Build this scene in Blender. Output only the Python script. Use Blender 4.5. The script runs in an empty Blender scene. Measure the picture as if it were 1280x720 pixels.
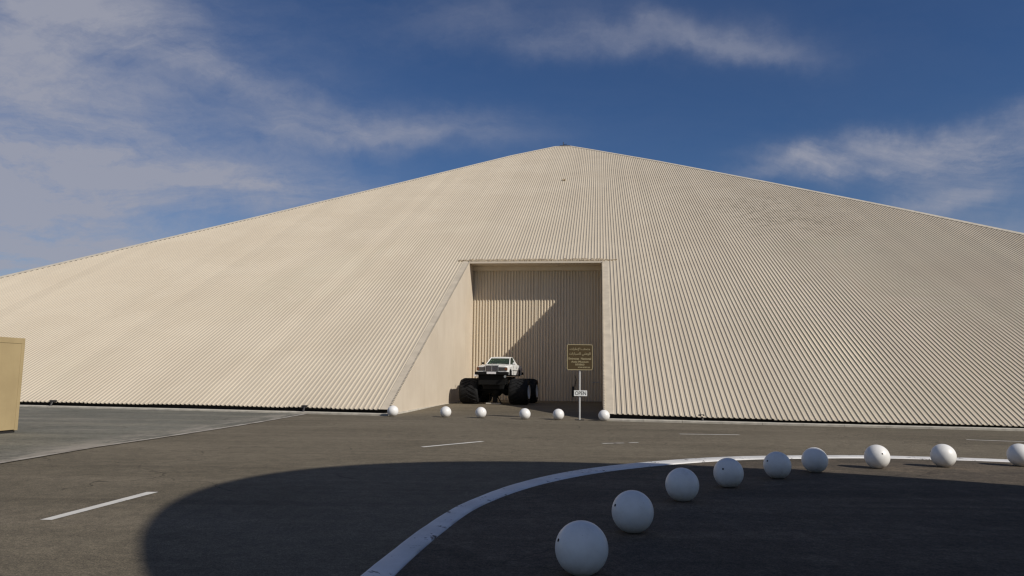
import bpy, bmesh, math, random
from mathutils import Vector, Matrix
random.seed(7)
S = bpy.context.scene
COL = S.collection

# ------------------------------------------------------------------ camera
CAM_H, PITCH, ROLL = 1.65, 0.11783, -0.0125
cF = Vector((0, math.cos(PITCH), math.sin(PITCH)))
cU0 = Vector((0, -math.sin(PITCH), math.cos(PITCH)))
cR0 = Vector((1, 0, 0))
cR = cR0 * math.cos(ROLL) - cU0 * math.sin(ROLL)
cU = cR0 * math.sin(ROLL) + cU0 * math.cos(ROLL)
cd = bpy.data.cameras.new('camera')
cam = bpy.data.objects.new('camera', cd)
COL.objects.link(cam)
m = Matrix((cR, cU, -cF)).transposed().to_4x4()
m.translation = Vector((0, 0, CAM_H))
cam.matrix_world = m
cd.sensor_fit = 'HORIZONTAL'
cd.sensor_width = 36
cd.lens = 36 * 925 / 1280
cd.clip_end = 6000
S.camera = cam

# ------------------------------------------------------------------ view
S.view_settings.view_transform = 'Standard'
S.view_settings.look = 'None'
S.view_settings.exposure = 0.0
S.view_settings.gamma = 1.0
S.render.engine = 'CYCLES'
S.cycles.use_denoising = True
S.cycles.use_adaptive_sampling = False
S.cycles.sample_clamp_indirect = 6.0
S.cycles.filter_width = 1.3

# ------------------------------------------------------------------ sun and sky
SUN_AZ, SUN_EL = math.radians(126), math.radians(34.0)      # azimuth clockwise from +Y
SD = Vector((math.sin(SUN_AZ) * math.cos(SUN_EL), math.cos(SUN_AZ) * math.cos(SUN_EL), math.sin(SUN_EL)))
ld = bpy.data.lights.new('sun', 'SUN')
ld.energy = 4.0
ld.angle = math.radians(0.45)
ld.color = (1.0, 0.945, 0.86)
sun = bpy.data.objects.new('sun', ld)
COL.objects.link(sun)
sun.rotation_euler = SD.to_track_quat('Z', 'Y').to_euler()

W = bpy.data.worlds.new('World')
S.world = W
W.use_nodes = True
wn, wl = W.node_tree.nodes, W.node_tree.links
wn.clear()
w_out = wn.new('ShaderNodeOutputWorld')
w_bg = wn.new('ShaderNodeBackground')
w_bg.inputs['Strength'].default_value = 0.06
sky = wn.new('ShaderNodeTexSky')
sky.sky_type = 'NISHITA'
sky.sun_disc = False
sky.sun_elevation = SUN_EL
sky.sun_rotation = SUN_AZ
sky.air_density = 1.0
sky.dust_density = 0.0
sky.ozone_density = 6.0
wl.new(w_bg.outputs[0], w_out.inputs[0])


def wmath(op, a, b=None, c=None, clamp=False):
    n = wn.new('ShaderNodeMath')
    n.operation = op
    n.use_clamp = clamp
    for i, v in enumerate((a, b, c)):
        if v is None:
            continue
        if isinstance(v, (int, float)):
            n.inputs[i].default_value = v
        else:
            wl.new(v, n.inputs[i])
    return n.outputs[0]


w_tc = wn.new('ShaderNodeTexCoord')
DIR0 = w_tc.outputs['Generated']
# cloud banks get ragged outlines: the direction is shaken by noise first
w_nz = wn.new('ShaderNodeTexNoise')
w_nz.inputs['Scale'].default_value = 5.0
w_nz.inputs['Detail'].default_value = 7
w_nz.inputs['Roughness'].default_value = 0.6
wl.new(DIR0, w_nz.inputs['Vector'])
w_sb = wn.new('ShaderNodeVectorMath')
w_sb.operation = 'SUBTRACT'
wl.new(w_nz.outputs['Color'], w_sb.inputs[0])
w_sb.inputs[1].default_value = (0.5, 0.5, 0.5)
w_ml = wn.new('ShaderNodeVectorMath')
w_ml.operation = 'MULTIPLY_ADD'
wl.new(w_sb.outputs[0], w_ml.inputs[0])
w_ml.inputs[1].default_value = (0.22, 0.22, 0.10)
wl.new(DIR0, w_ml.inputs[2])
DIR = w_ml.outputs[0]


def wdot(v):
    n = wn.new('ShaderNodeVectorMath')
    n.operation = 'DOT_PRODUCT'
    wl.new(DIR, n.inputs[0])
    n.inputs[1].default_value = v
    return n.outputs['Value']


def blob(az, el, s_along, s_across, tilt, gain):
    """soft elongated cloud bank round a direction of the sky (degrees)"""
    a, e = math.radians(az), math.radians(el)
    c = Vector((math.sin(a) * math.cos(e), math.cos(a) * math.cos(e), math.sin(e)))
    r = Vector((math.cos(a), -math.sin(a), 0))
    u = r.cross(c)
    t = math.radians(tilt)
    r2 = r * math.cos(t) + u * math.sin(t)
    u2 = u * math.cos(t) - r * math.sin(t)
    x = wdot(r2 / math.radians(s_along))
    y = wdot(u2 / math.radians(s_across))
    q = wmath('ADD', wmath('MULTIPLY', x, x), wmath('MULTIPLY', y, y))
    g = wmath('EXPONENT', wmath('MULTIPLY', q, -1.0))
    f = wmath('GREATER_THAN', wdot(c), 0.0)
    return wmath('MULTIPLY', wmath('MULTIPLY', g, f), gain)


w_sep = wn.new('ShaderNodeSeparateXYZ')
wl.new(DIR0, w_sep.inputs[0])
zc = wmath('MAXIMUM', w_sep.outputs['Z'], 0.05)
zc = wmath('ADD', zc, 0.26)
w_cmb = wn.new('ShaderNodeCombineXYZ')
wl.new(wmath('DIVIDE', w_sep.outputs['X'], zc), w_cmb.inputs[0])
wl.new(wmath('DIVIDE', w_sep.outputs['Y'], zc), w_cmb.inputs[1])


def wnoise(scale_xy, rot, scale, detail, rough, dist, loc=(0, 0, 0)):
    mp = wn.new('ShaderNodeMapping')
    mp.inputs['Location'].default_value = loc
    mp.inputs['Rotation'].default_value = (0, 0, math.radians(rot))
    mp.inputs['Scale'].default_value = (scale_xy[0], scale_xy[1], 1)
    wl.new(w_cmb.outputs[0], mp.inputs[0])
    n = wn.new('ShaderNodeTexNoise')
    n.inputs['Scale'].default_value = scale
    n.inputs['Detail'].default_value = detail
    n.inputs['Roughness'].default_value = rough
    n.inputs['Distortion'].default_value = dist
    wl.new(mp.outputs[0], n.inputs['Vector'])
    return n.outputs['Fac']


n1 = wnoise((0.75, 1.5), -14, 1.9, 11, 0.66, 0.8, (3.1, 1.7, 0))
f_mp = wn.new('ShaderNodeMapping')
f_mp.inputs['Rotation'].default_value = (0, math.radians(6), 0)
f_mp.inputs['Scale'].default_value = (2.6, 2.6, 10.0)
wl.new(DIR, f_mp.inputs[0])
f_nz = wn.new('ShaderNodeTexNoise')
f_nz.inputs['Scale'].default_value = 2.0
f_nz.inputs['Detail'].default_value = 12
f_nz.inputs['Roughness'].default_value = 0.68
f_nz.inputs['Distortion'].default_value = 0.5
wl.new(f_mp.outputs[0], f_nz.inputs['Vector'])
n2 = f_nz.outputs['Fac']
wisps = wmath('ADD', wmath('MULTIPLY', n1, 0.55), wmath('MULTIPLY', n2, 0.45))
BLOBS = [(-36, 15, 11.5, 9.5, 10, 1.2), (-34, 7.5, 11, 5, 0, 0.9), (-19, 13.4, 9, 2.0, 2, 0.85), (-22.8, 20.8, 5.5, 1.3, -14, 0.50),
         (-8.5, 18.8, 8, 1.5, 4, 0.60), (-16, 17.5, 6, 1.5, 8, 0.40), (-30, 23.5, 9, 2.5, -4, 0.45), (9.4, 25.2, 9.5, 1.2, -4, 0.34),
         (17, 23.5, 5, 1.0, -10, 0.35), (28, 15.9, 6.5, 1.0, 1, 1.0), (22.5, 15.6, 2.2, 0.9, 0, 0.6), (34, 14.8, 5, 1.5, 6, 0.8),
         (31, 12.3, 4.5, 1.0, 6, 0.85), (36, 17, 4, 1.0, 12, 0.5), (34, 9.8, 6, 1.3, 0, 0.5), (19.5, 14.3, 2.5, 0.7, 5, 0.4), (-3, 27, 10, 1.6, 5, 0.18)]
mask = None
for b in BLOBS:
    o = blob(*b)
    mask = o if mask is None else wmath('ADD', mask, o)
# unseen cirrus added outside the view to make the ambient light less blue
rest = wn.new('ShaderNodeMapRange')
rest.interpolation_type = 'SMOOTHSTEP'
rest.inputs['From Min'].default_value = 0.72
rest.inputs['From Max'].default_value = 0.35
rest.inputs['To Max'].default_value = 0.34
wl.new(wdot(Vector((0, 0.93, 0.36))), rest.inputs['Value'])
mask = wmath('ADD', mask, wmath('ADD', rest.outputs[0], 0.03))
# banks fray into fibres where the noise thins them
fray = wmath('ADD', wmath('MULTIPLY', wmath('SUBTRACT', wisps, 0.5), 5.0), 0.95)
fray = wmath('MINIMUM', wmath('MAXIMUM', fray, 0.08), 1.5)
cl = wmath('MULTIPLY', wmath('MULTIPLY', mask, fray), 0.66)
cl = wmath('MINIMUM', cl, 0.9)
w_mix = wn.new('ShaderNodeMix')
w_mix.data_type = 'RGBA'
CLOUD_COL = (5.5, 5.7, 6.8, 1)
wl.new(cl, w_mix.inputs[0])
hs = wn.new('ShaderNodeHueSaturation')
hs.inputs['Hue'].default_value = 0.508
hs.inputs['Saturation'].default_value = 1.12
wl.new(sky.outputs[0], hs.inputs['Color'])
wl.new(hs.outputs[0], w_mix.inputs[6])
w_mix.inputs[7].default_value = CLOUD_COL
wl.new(w_mix.outputs[2], w_bg.inputs['Color'])

# ------------------------------------------------------------------ helpers


class NT:
    """small node builder for one material"""
    def __init__(s, name, rough=0.6, metal=0.0, spec=0.5):
        s.m = bpy.data.materials.new(name)
        s.m.use_nodes = True
        s.n, s.l = s.m.node_tree.nodes, s.m.node_tree.links
        s.b = s.n['Principled BSDF']
        s.b.inputs['Roughness'].default_value = rough
        s.b.inputs['Metallic'].default_value = metal
        s.b.inputs['Specular IOR Level'].default_value = spec
        tc = s.n.new('ShaderNodeTexCoord')
        s.obj = tc.outputs['Object']
        g = s.n.new('ShaderNodeNewGeometry')
        s.pos = g.outputs['Position']
        s.rnd = s.n.new('ShaderNodeObjectInfo').outputs['Random']

    def noise(s, scale, detail=4, rough=0.6, vec=None, stretch=None, dist=0.0):
        v = vec or s.obj
        if stretch:
            mp = s.n.new('ShaderNodeMapping')
            mp.inputs['Scale'].default_value = stretch
            s.l.new(v, mp.inputs[0])
            v = mp.outputs[0]
        t = s.n.new('ShaderNodeTexNoise')
        t.inputs['Scale'].default_value = scale
        t.inputs['Detail'].default_value = detail
        t.inputs['Roughness'].default_value = rough
        t.inputs['Distortion'].default_value = dist
        s.l.new(v, t.inputs['Vector'])
        return t.outputs['Fac']

    def voro(s, scale, vec=None, feature='F1', stretch=None):
        v = vec or s.obj
        if stretch:
            mp = s.n.new('ShaderNodeMapping')
            mp.inputs['Scale'].default_value = stretch
            s.l.new(v, mp.inputs[0])
            v = mp.outputs[0]
        t = s.n.new('ShaderNodeTexVoronoi')
        t.feature = feature
        t.inputs['Scale'].default_value = scale
        s.l.new(v, t.inputs['Vector'])
        return t.outputs['Distance']

    def ramp(s, fac, lo, hi, smooth=True):
        r = s.n.new('ShaderNodeMapRange')
        r.interpolation_type = 'SMOOTHSTEP' if smooth else 'LINEAR'
        r.inputs['From Min'].default_value = lo
        r.inputs['From Max'].default_value = hi
        s.l.new(fac, r.inputs['Value'])
        return r.outputs[0]

    def mul(s, a, k, op='MULTIPLY'):
        n = s.n.new('ShaderNodeMath')
        n.operation = op
        for i, v in enumerate((a, k)):
            if isinstance(v, (int, float)):
                n.inputs[i].default_value = v
            else:
                s.l.new(v, n.inputs[i])
        return n.outputs[0]

    def mix(s, fac, a, b, blend='MIX'):
        n = s.n.new('ShaderNodeMix')
        n.data_type = 'RGBA'
        n.blend_type = blend
        for i, v in ((0, fac), (6, a), (7, b)):
            if isinstance(v, (int, float)):
                n.inputs[i].default_value = v
            elif isinstance(v, tuple):
                n.inputs[i].default_value = (*v, 1) if len(v) == 3 else v
            else:
                s.l.new(v, n.inputs[i])
        return n.outputs[2]

    def color(s, c):
        if isinstance(c, tuple):
            s.b.inputs['Base Color'].default_value = (*c, 1)
        else:
            s.l.new(c, s.b.inputs['Base Color'])
        return s

    def bump(s, h, strength=0.3, distance=0.01):
        n = s.n.new('ShaderNodeBump')
        n.inputs['Strength'].default_value = strength
        n.inputs['Distance'].default_value = distance
        s.l.new(h, n.inputs['Height'])
        s.l.new(n.outputs[0], s.b.inputs['Normal'])
        return s


def plain(name, col, rough=0.6, metal=0.0, var=0.12, scale=6.0, spec=0.5):
    t = NT(name, rough, metal, spec)
    f = t.ramp(t.noise(scale, 5), 0.3, 0.7)
    t.color(t.mix(f, tuple(c * (1 - var) for c in col), tuple(min(1, c * (1 + var)) for c in col)))
    return t.m


def link(name, me, mat=None, parent=None, loc=None):
    o = bpy.data.objects.new(name, me)
    COL.objects.link(o)
    if mat is not None and len(me.materials) == 0:
        me.materials.append(mat)
    if parent is not None:
        o.parent = parent
    if loc is not None:
        o.location = loc
    return o


def pyd(name, vs, fs, mat, parent=None, smooth=False):
    me = bpy.data.meshes.new(name)
    me.from_pydata([tuple(v) for v in vs], [], fs)
    if smooth:
        for p in me.polygons:
            p.use_smooth = True
    me.update()
    return link(name, me, mat, parent)


def bm_obj(name, bm, mat, parent=None, smooth=False, normals=True):
    if normals:
        bmesh.ops.recalc_face_normals(bm, faces=bm.faces)
    me = bpy.data.meshes.new(name)
    bm.to_mesh(me)
    bm.free()
    if smooth:
        for p in me.polygons:
            p.use_smooth = True
    return link(name, me, mat, parent)


def add_box(bm, lo, hi, bevel=0.0, mtx=None):
    r = bmesh.ops.create_cube(bm, size=1.0)
    vs = r['verts']
    c = [(a + b) / 2 for a, b in zip(lo, hi)]
    d = [b - a for a, b in zip(lo, hi)]
    for v in vs:
        v.co = Vector((c[0] + v.co.x * d[0], c[1] + v.co.y * d[1], c[2] + v.co.z * d[2]))
    if bevel > 0:
        es = {e for v in vs for e in v.link_edges}
        rb = bmesh.ops.bevel(bm, geom=list(es), offset=bevel, segments=2, affect='EDGES', profile=0.6)
        vs = list({v for f in rb['faces'] for v in f.verts} | {v for v in vs if v.is_valid})
    if mtx is not None:
        bmesh.ops.transform(bm, matrix=mtx, verts=vs)
    return vs


def add_tube(bm, p, q, r, seg=12, r2=None):
    p, q = Vector(p), Vector(q)
    d = q - p
    mt = Matrix.Translation((p + q) / 2) @ d.to_track_quat('Z', 'Y').to_matrix().to_4x4()
    return bmesh.ops.create_cone(bm, cap_ends=True, segments=seg, radius1=r, radius2=r if r2 is None else r2, depth=d.length, matrix=mt)['verts']


def box(name, lo, hi, mat, parent=None, bevel=0.0, mtx=None):
    bm = bmesh.new()
    add_box(bm, lo, hi, bevel, mtx)
    return bm_obj(name, bm, mat, parent)


def tube(name, p, q, r, mat, parent=None, seg=14, r2=None):
    bm = bmesh.new()
    add_tube(bm, p, q, r, seg, r2)
    o = bm_obj(name, bm, mat, parent)
    return o


def lathe(name, prof, seg, mat, parent=None, axis='Z', smooth=True, closed=False):
    """profile of (radius, height) revolved round an axis"""
    vs, fs = [], []
    n = len(prof)
    for k in range(seg):
        a = 2 * math.pi * k / seg
        for r, h in prof:
            if axis == 'Z':
                vs.append((r * math.cos(a), r * math.sin(a), h))
            else:
                vs.append((h, r * math.cos(a), r * math.sin(a)))
    for k in range(seg):
        k2 = (k + 1) % seg
        for i in range(n if closed else n - 1):
            i2 = (i + 1) % n
            fs.append((k * n + i, k2 * n + i, k2 * n + i2, k * n + i2))
    bm = bmesh.new()
    bv = [bm.verts.new(v) for v in vs]
    for f in fs:
        try:
            bm.faces.new([bv[i] for i in f])
        except ValueError:
            pass
    bmesh.ops.remove_doubles(bm, verts=bm.verts, dist=1e-5)
    return bm_obj(name, bm, mat, parent, smooth)


def tag(o, label=None, cat=None, group=None, kind=None):
    if label:
        o['label'] = label
    if cat:
        o['category'] = cat
    if group:
        o['group'] = group
    if kind:
        o['kind'] = kind
    return o


def thing(name, label, cat, loc, rz=0.0, group=None):
    o = bpy.data.objects.new(name, None)
    o.empty_display_size = 0.3
    COL.objects.link(o)
    o.location = loc
    o.rotation_euler = (0, 0, rz)
    return tag(o, label, cat, group)


# ------------------------------------------------------------------ site frame: u along the wall, p away from the camera
TH, EL = 0.118654, 0.45803
AL = Vector((math.cos(TH), -math.sin(TH), 0))
INN = Vector((math.sin(TH), math.cos(TH), 0))


def sstep(t):
    t = max(0.0, min(1.0, t))
    return t * t * (3 - 2 * t)


def zg(x, y):
    """height of the gently sloping ground"""
    u = x * AL.x + y * AL.y
    p = x * INN.x + y * INN.y
    s = max(-0.13, min(0.08, -0.043 - 0.00375 * u))
    z = s * sstep((p - 16) / 12.0)
    if p > 31 and -10 < u < 2:          # slight ramp up to the door
        z += (0.05 - z) * sstep((p - 31) / 9.0) * sstep((u + 10) / 1.4) * sstep((2 - u) / 1.6)
    return z


def to_xy(u, p):
    v = AL * u + INN * p
    return v.x, v.y


# ------------------------------------------------------------------ materials
GRIME = (13.5 + 4.0, 14.3)           # a dirty patch high on the right of the slope


def cream_sheet_mat():
    t = NT('cream_coated_steel', 0.6, 0.0, 0.2)
    run = t.noise(1.0, 6, 0.66, stretch=(7.0, 0.05, 0.05))           # long runs down the slope
    blot = t.noise(0.22, 5, 0.62, dist=0.4)
    fine = t.noise(5.0, 5, 0.6)
    base = t.mix(t.ramp(blot, 0.33, 0.70), (0.525, 0.452, 0.345), (0.56, 0.487, 0.376))
    base = t.mix(t.mul(t.ramp(run, 0.48, 0.74), 0.20), base, (0.50, 0.415, 0.31))
    dirt = t.mul(t.ramp(t.noise(0.42, 7, 0.68, dist=0.8), 0.58, 0.78), 0.18)
    base = t.mix(dirt, base, (0.40, 0.34, 0.235))
    base = t.mix(t.mul(t.ramp(fine, 0.45, 0.75), 0.12), base, (0.46, 0.40, 0.31))
    sp = t.n.new('ShaderNodeVectorMath')
    sp.operation = 'DISTANCE'
    mp = t.n.new('ShaderNodeMapping')
    mp.inputs['Scale'].default_value = (1.0, 0.0, 1.6)
    t.l.new(t.obj, mp.inputs[0])
    t.l.new(mp.outputs[0], sp.inputs[0])
    sp.inputs[1].default_value = (GRIME[0], 0.0, GRIME[1] * 1.6)
    near = t.ramp(sp.outputs['Value'], 8.0, 1.0)
    spots = t.ramp(t.noise(0.9, 7, 0.75, dist=1.0), 0.47, 0.62)
    base = t.mix(t.mul(t.mul(near, spots), 0.5), base, (0.27, 0.23, 0.16))
    tone = t.mix(t.rnd, (0.965, 0.965, 0.965), (1.025, 1.025, 1.025))
    base = t.mix(1.0, base, tone, 'MULTIPLY')
    t.color(base)
    t.bump(t.noise(14, 3), 0.08, 0.004)
    return t.m


M_SHEET = cream_sheet_mat()


def wall_mat():
    t = NT('cream_flat_panel', 0.6, 0, 0.3)
    f = t.noise(0.5, 5, 0.6)
    c = t.mix(t.ramp(f, 0.3, 0.7), (0.58, 0.495, 0.385), (0.63, 0.545, 0.43))
    c = t.mix(t.mul(t.ramp(t.noise(1.2, 6, 0.65, stretch=(1, 1, 0.12)), 0.5, 0.8), 0.22), c, (0.41, 0.34, 0.24))
    t.color(c)
    return t.m


M_WALL = wall_mat()


def door_mat():
    t = NT('cream_door_steel', 0.55, 0, 0.35)
    f = t.noise(0.7, 5, 0.6, stretch=(1.5, 1, 0.25))
    c = t.mix(t.ramp(f, 0.3, 0.7), (0.62, 0.53, 0.40), (0.68, 0.59, 0.455))
    t.color(c)
    return t.m


M_DOOR = door_mat()
M_FLASH = plain('pale_flashing', (0.55, 0.475, 0.365), 0.6, 0, 0.10, 1.5, 0.25)
M_RIDGE = plain('ridge_flashing', (0.56, 0.50, 0.40), 0.55, 0, 0.08, 2.0, 0.25)


def rust_mat():
    t = NT('weathered_foam_trim', 0.9)
    f = t.noise(9.0, 7, 0.7)
    c = t.mix(t.ramp(f, 0.36, 0.62), (0.17, 0.12, 0.07), (0.50, 0.41, 0.28))
    t.color(c)
    t.bump(f, 0.8, 0.03)
    return t.m


M_TRIM = rust_mat()
M_SHADE_BLACK = plain('shade_black', (0.012, 0.011, 0.010), 0.9)  # near-black that stands in for shade in the eave gap and holes
M_CONC = plain('pale_concrete', (0.50, 0.46, 0.385), 0.85, 0, 0.16, 3.0)
M_DARKSTEEL = plain('dark_steel', (0.035, 0.032, 0.03), 0.5, 0.3)
M_GALV = plain('galvanised_steel', (0.50, 0.50, 0.49), 0.45, 0.4, 0.08)


def asphalt_mat(name, lo, hi, dust, dust_amt, crack_amt):
    t = NT(name, 0.9, 0, 0.2)
    P = t.pos
    big = t.noise(0.16, 6, 0.62, P, dist=0.5)
    mid = t.noise(0.9, 7, 0.68, P)
    streak = t.noise(0.8, 6, 0.62, P, stretch=(0.12, 1.0, 1.0))
    track = t.noise(1.0, 4, 0.6, P, stretch=(0.05, 1.6, 1.0), dist=0.3)
    grain = t.noise(70.0, 3, 0.8, P)
    grain2 = t.noise(24.0, 5, 0.8, P)
    c = t.mix(t.ramp(big, 0.3, 0.7), lo, hi)
    c = t.mix(t.mul(t.ramp(streak, 0.45, 0.72), 0.45), c, dust)
    c = t.mix(t.mul(t.ramp(mid, 0.48, 0.76), dust_amt), c, dust)
    c = t.mix(t.mul(t.ramp(track, 0.54, 0.68), 0.40), c, tuple(x * 0.70 for x in lo))
    oil = t.mul(t.ramp(t.noise(0.55, 7, 0.72, P, dist=1.2), 0.60, 0.74), 0.45)
    c = t.mix(oil, c, tuple(x * 0.55 for x in lo))
    # fine wandering cracks, only in some places
    wob = t.n.new('ShaderNodeVectorMath')
    wob.operation = 'ADD'
    nz = t.n.new('ShaderNodeTexNoise')
    nz.inputs['Scale'].default_value = 1.1
    nz.inputs['Detail'].default_value = 6
    t.l.new(P, nz.inputs['Vector'])
    t.l.new(P, wob.inputs[0])
    t.l.new(nz.outputs['Color'], wob.inputs[1])
    cr = t.ramp(t.voro(0.42, wob.outputs[0], 'DISTANCE_TO_EDGE'), 0.010, 0.003)
    cr = t.mul(cr, t.mul(t.ramp(t.noise(0.23, 3, 0.5, P), 0.50, 0.62), crack_amt))
    c = t.mix(cr, c, tuple(x * 0.30 for x in lo))
    g3 = t.mix(t.ramp(t.noise(4.5, 6, 0.72, P, dist=0.5), 0.36, 0.66), (0.86, 0.86, 0.86), (1.14, 1.135, 1.12))
    c = t.mix(1.0, c, g3, 'MULTIPLY')
    g2 = t.mix(t.ramp(grain2, 0.34, 0.70), (0.72, 0.72, 0.72), (1.34, 1.33, 1.31))
    c = t.mix(1.0, c, g2, 'MULTIPLY')
    g = t.mix(t.ramp(grain, 0.34, 0.68), (0.55, 0.55, 0.55), (1.45, 1.44, 1.42))
    c = t.mix(1.0, c, g, 'MULTIPLY')
    if name.startswith('old'):           # sand caught along the edge of the yard
        sx = t.n.new('ShaderNodeSeparateXYZ')
        t.l.new(P, sx.inputs[0])
        v = t.mul(sx.outputs['X'], t.mul(sx.outputs['Y'], -0.045), 'ADD')
        v = t.mul(v, t.mul(t.noise(0.8, 5, 0.6, P), 1.6), 'ADD')
        sand = t.mul(t.ramp(v, -10.4, -8.8), t.ramp(t.noise(0.9, 7, 0.7, P, stretch=(1.6, 0.45, 1)), 0.42, 0.60))
        c = t.mix(t.mul(sand, 0.85), c, (0.36, 0.32, 0.265))
        far_sand = t.mul(t.ramp(t.noise(0.5, 7, 0.7, P, stretch=(0.5, 1.6, 1), dist=0.8), 0.56, 0.68), 0.55)
        c = t.mix(far_sand, c, (0.32, 0.285, 0.235))
    t.color(c)
    h = t.mul(grain, t.mul(grain2, 1.2), 'ADD')
    t.bump(h, 0.5, 0.006)
    return t.m


M_ASPH = asphalt_mat('dusty_asphalt', (0.127, 0.108, 0.077), (0.174, 0.149, 0.108), (0.218, 0.184, 0.135), 0.30, 0.7)
M_PAVE = asphalt_mat('old_grey_paving', (0.134, 0.131, 0.109), (0.180, 0.176, 0.147), (0.30, 0.27, 0.21), 0.36, 0.7)
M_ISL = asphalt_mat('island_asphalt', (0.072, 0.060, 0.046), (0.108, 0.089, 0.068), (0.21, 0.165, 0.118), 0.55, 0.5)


def sand_mat():
    t = NT('desert_sand', 0.95)
    c = t.mix(t.ramp(t.noise(0.05, 6, 0.6, t.pos), 0.3, 0.7), (0.30, 0.24, 0.17), (0.40, 0.33, 0.24))
    t.color(c)
    t.bump(t.noise(3, 5, 0.6, t.pos), 0.5, 0.03)
    return t.m


M_SAND = sand_mat()


def paint_mat(name, wear_lo, wear_hi, base=(0.74, 0.71, 0.64)):
    t = NT(name, 0.7, 0, 0.3)
    P = t.pos
    w = t.mul(t.noise(3.2, 8, 0.75, P, dist=0.6), t.mul(t.noise(16, 5, 0.7, P), 0.28), 'ADD')
    c = t.mix(t.ramp(t.noise(1.7, 5, 0.6, P), 0.3, 0.7), base, tuple(x * 0.82 for x in base))
    c = t.mix(t.ramp(w, wear_lo, wear_hi), c, (0.12, 0.11, 0.10))
    t.color(c)
    t.bump(t.noise(40, 4, 0.7, P), 0.4, 0.004)
    return t.m


M_PAINT = paint_mat('worn_white_road_paint', 0.72, 0.86)
M_PAINT_OLD = paint_mat('scrubbed_white_road_paint', 0.56, 0.74)
M_KERB = paint_mat('flaking_white_kerb_paint', 0.74, 0.775, (0.80, 0.78, 0.74))

# ------------------------------------------------------------------ ground


def spaced(lo, hi, step, far):
    a = [lo + i * step for i in range(int(round((hi - lo) / step)) + 1)]
    return [lo - f for f in reversed(far)] + a + [hi + f for f in far]


def grid_sheet(name, xs, ys, dz, mat):
    vs = [(x, y, zg(x, y) + dz) for y in ys for x in xs]
    n = len(xs)
    fs = [(j * n + i, j * n + i + 1, (j + 1) * n + i + 1, (j + 1) * n + i) for j in range(len(ys) - 1) for i in range(n - 1)]
    return tag(pyd(name, vs, fs, mat, None, True), kind='structure')


far = (20, 60, 150, 400, 1000, 2500)
grid_sheet('ground', spaced(-60, 60, 4, far), spaced(-60, 60, 4, far), -0.06, M_SAND)
grid_sheet('road', spaced(-55, 55, 1, ()), spaced(-45, 56, 1, ()), 0.0, M_ASPH)


def drape(name, left, right, dz, mat, kind='structure', thick=0.0, nsub=6):
    """ribbon between two polylines laid on the ground"""
    L, R = [], []
    for i in range(len(left) - 1):
        for k in range(nsub):
            t = k / nsub
            L.append(Vector(left[i]).lerp(Vector(left[i + 1]), t))
            R.append(Vector(right[i]).lerp(Vector(right[i + 1]), t))
    L.append(Vector(left[-1]))
    R.append(Vector(right[-1]))
    vs, fs = [], []
    for a, b in zip(L, R):
        vs += [(a.x, a.y, zg(a.x, a.y) + dz), (b.x, b.y, zg(b.x, b.y) + dz)]
    for i in range(len(L) - 1):
        fs.append((2 * i, 2 * i + 1, 2 * i + 3, 2 * i + 2))
    o = pyd(name, vs, fs, mat)
    return tag(o, kind=kind)


# left paved yard, a little above the road, with its pale edge strip
edge = [(-8.9, -40), (-8.92, 0), (-8.93, 13.3), (-8.9, 16.2), (-8.68, 18.5), (-8.46, 21.5), (-8.3, 25), (-8.2, 30.55)]
vs, fs = [], []
cols = 24
rows = []
for i in range(len(edge) - 1):
    for k in range(6):
        rows.append(Vector(edge[i]).lerp(Vector(edge[i + 1]), k / 6))
rows.append(Vector(edge[-1]))
for e in rows:
    for c in range(cols + 1):
        x = e.x - 48.0 * (c / cols) ** 1.3
        y = e.y + (e.x - x) * math.tan(TH) * sstep((e.y - 10) / 20)
        vs.append((x, y, zg(x, y) + 0.012))
for j in range(len(rows) - 1):
    for c in range(cols):
        a = j * (cols + 1) + c
        fs.append((a + 1, a, a + cols + 1, a + cols + 2))
tag(pyd('pavement', vs, fs, M_PAVE, None, True), kind='structure')


def dust_mat():
    t = NT('sandy_edge_strip', 0.9)
    c = t.mix(t.ramp(t.noise(1.3, 7, 0.7, t.pos), 0.35, 0.65), (0.24, 0.21, 0.17), (0.44, 0.40, 0.34))
    t.color(c)
    return t.m


M_DUST = dust_mat()
rr = random.Random(3)
L_, R_ = [], []
for i in range(len(rows)):
    e = rows[i]
    w = 0.10 + 0.05 * rr.random()
    L_.append((e.x - w, e.y))
    R_.append((e.x + 0.03, e.y))
drape('edge_strip', L_, R_, 0.017, M_DUST, nsub=2)


# road markings
dash = 'road_marking'
drape(dash, [(-5.18, 8.425), (-4.967, 10.405)], [(-5.049, 8.42), (-4.815, 10.417)], 0.006, M_PAINT)


def dash_line(p, q, w, mat):
    p, q = Vector(p), Vector(q)
    d = (q - p).normalized()
    n = Vector((-d.y, d.x)) * (w / 2)
    drape(dash, [p + n, q + n], [p - n, q - n], 0.006, mat)


dash_line((-2.003, 17.229), (-0.695, 18.91), 0.13, M_PAINT)
dash_line((5.084, 22.56), (6.91, 22.644), 0.13, M_PAINT)
dash_line((13.405, 22.096), (15.2, 21.45), 0.13, M_PAINT)
dash_line((2.296, 18.78), (2.877, 19.0), 0.14, M_PAINT_OLD)
dash_line((3.0, 19.12), (3.272, 19.19), 0.12, M_PAINT_OLD)

# ------------------------------------------------------------------ traffic island with white kerb
ISL = [(-1.30, 4.6), (-1.22, 6.05), (-0.96, 7.95), (-0.59, 9.7), (0.14, 11.58), (1.2, 13.22), (2.62, 14.56), (4.33, 15.62), (6.0, 16.12), (7.7, 16.36), (9.1, 16.2), (10.45, 15.87),
       (13.2, 14.6), (15.6, 12.2), (16.9, 8.6), (16.9, 4.6), (15.8, 0.6), (13.0, -2.2), (9.2, -3.3), (5.2, -3.0), (1.6, -1.0), (-0.6, 1.9)]


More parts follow.
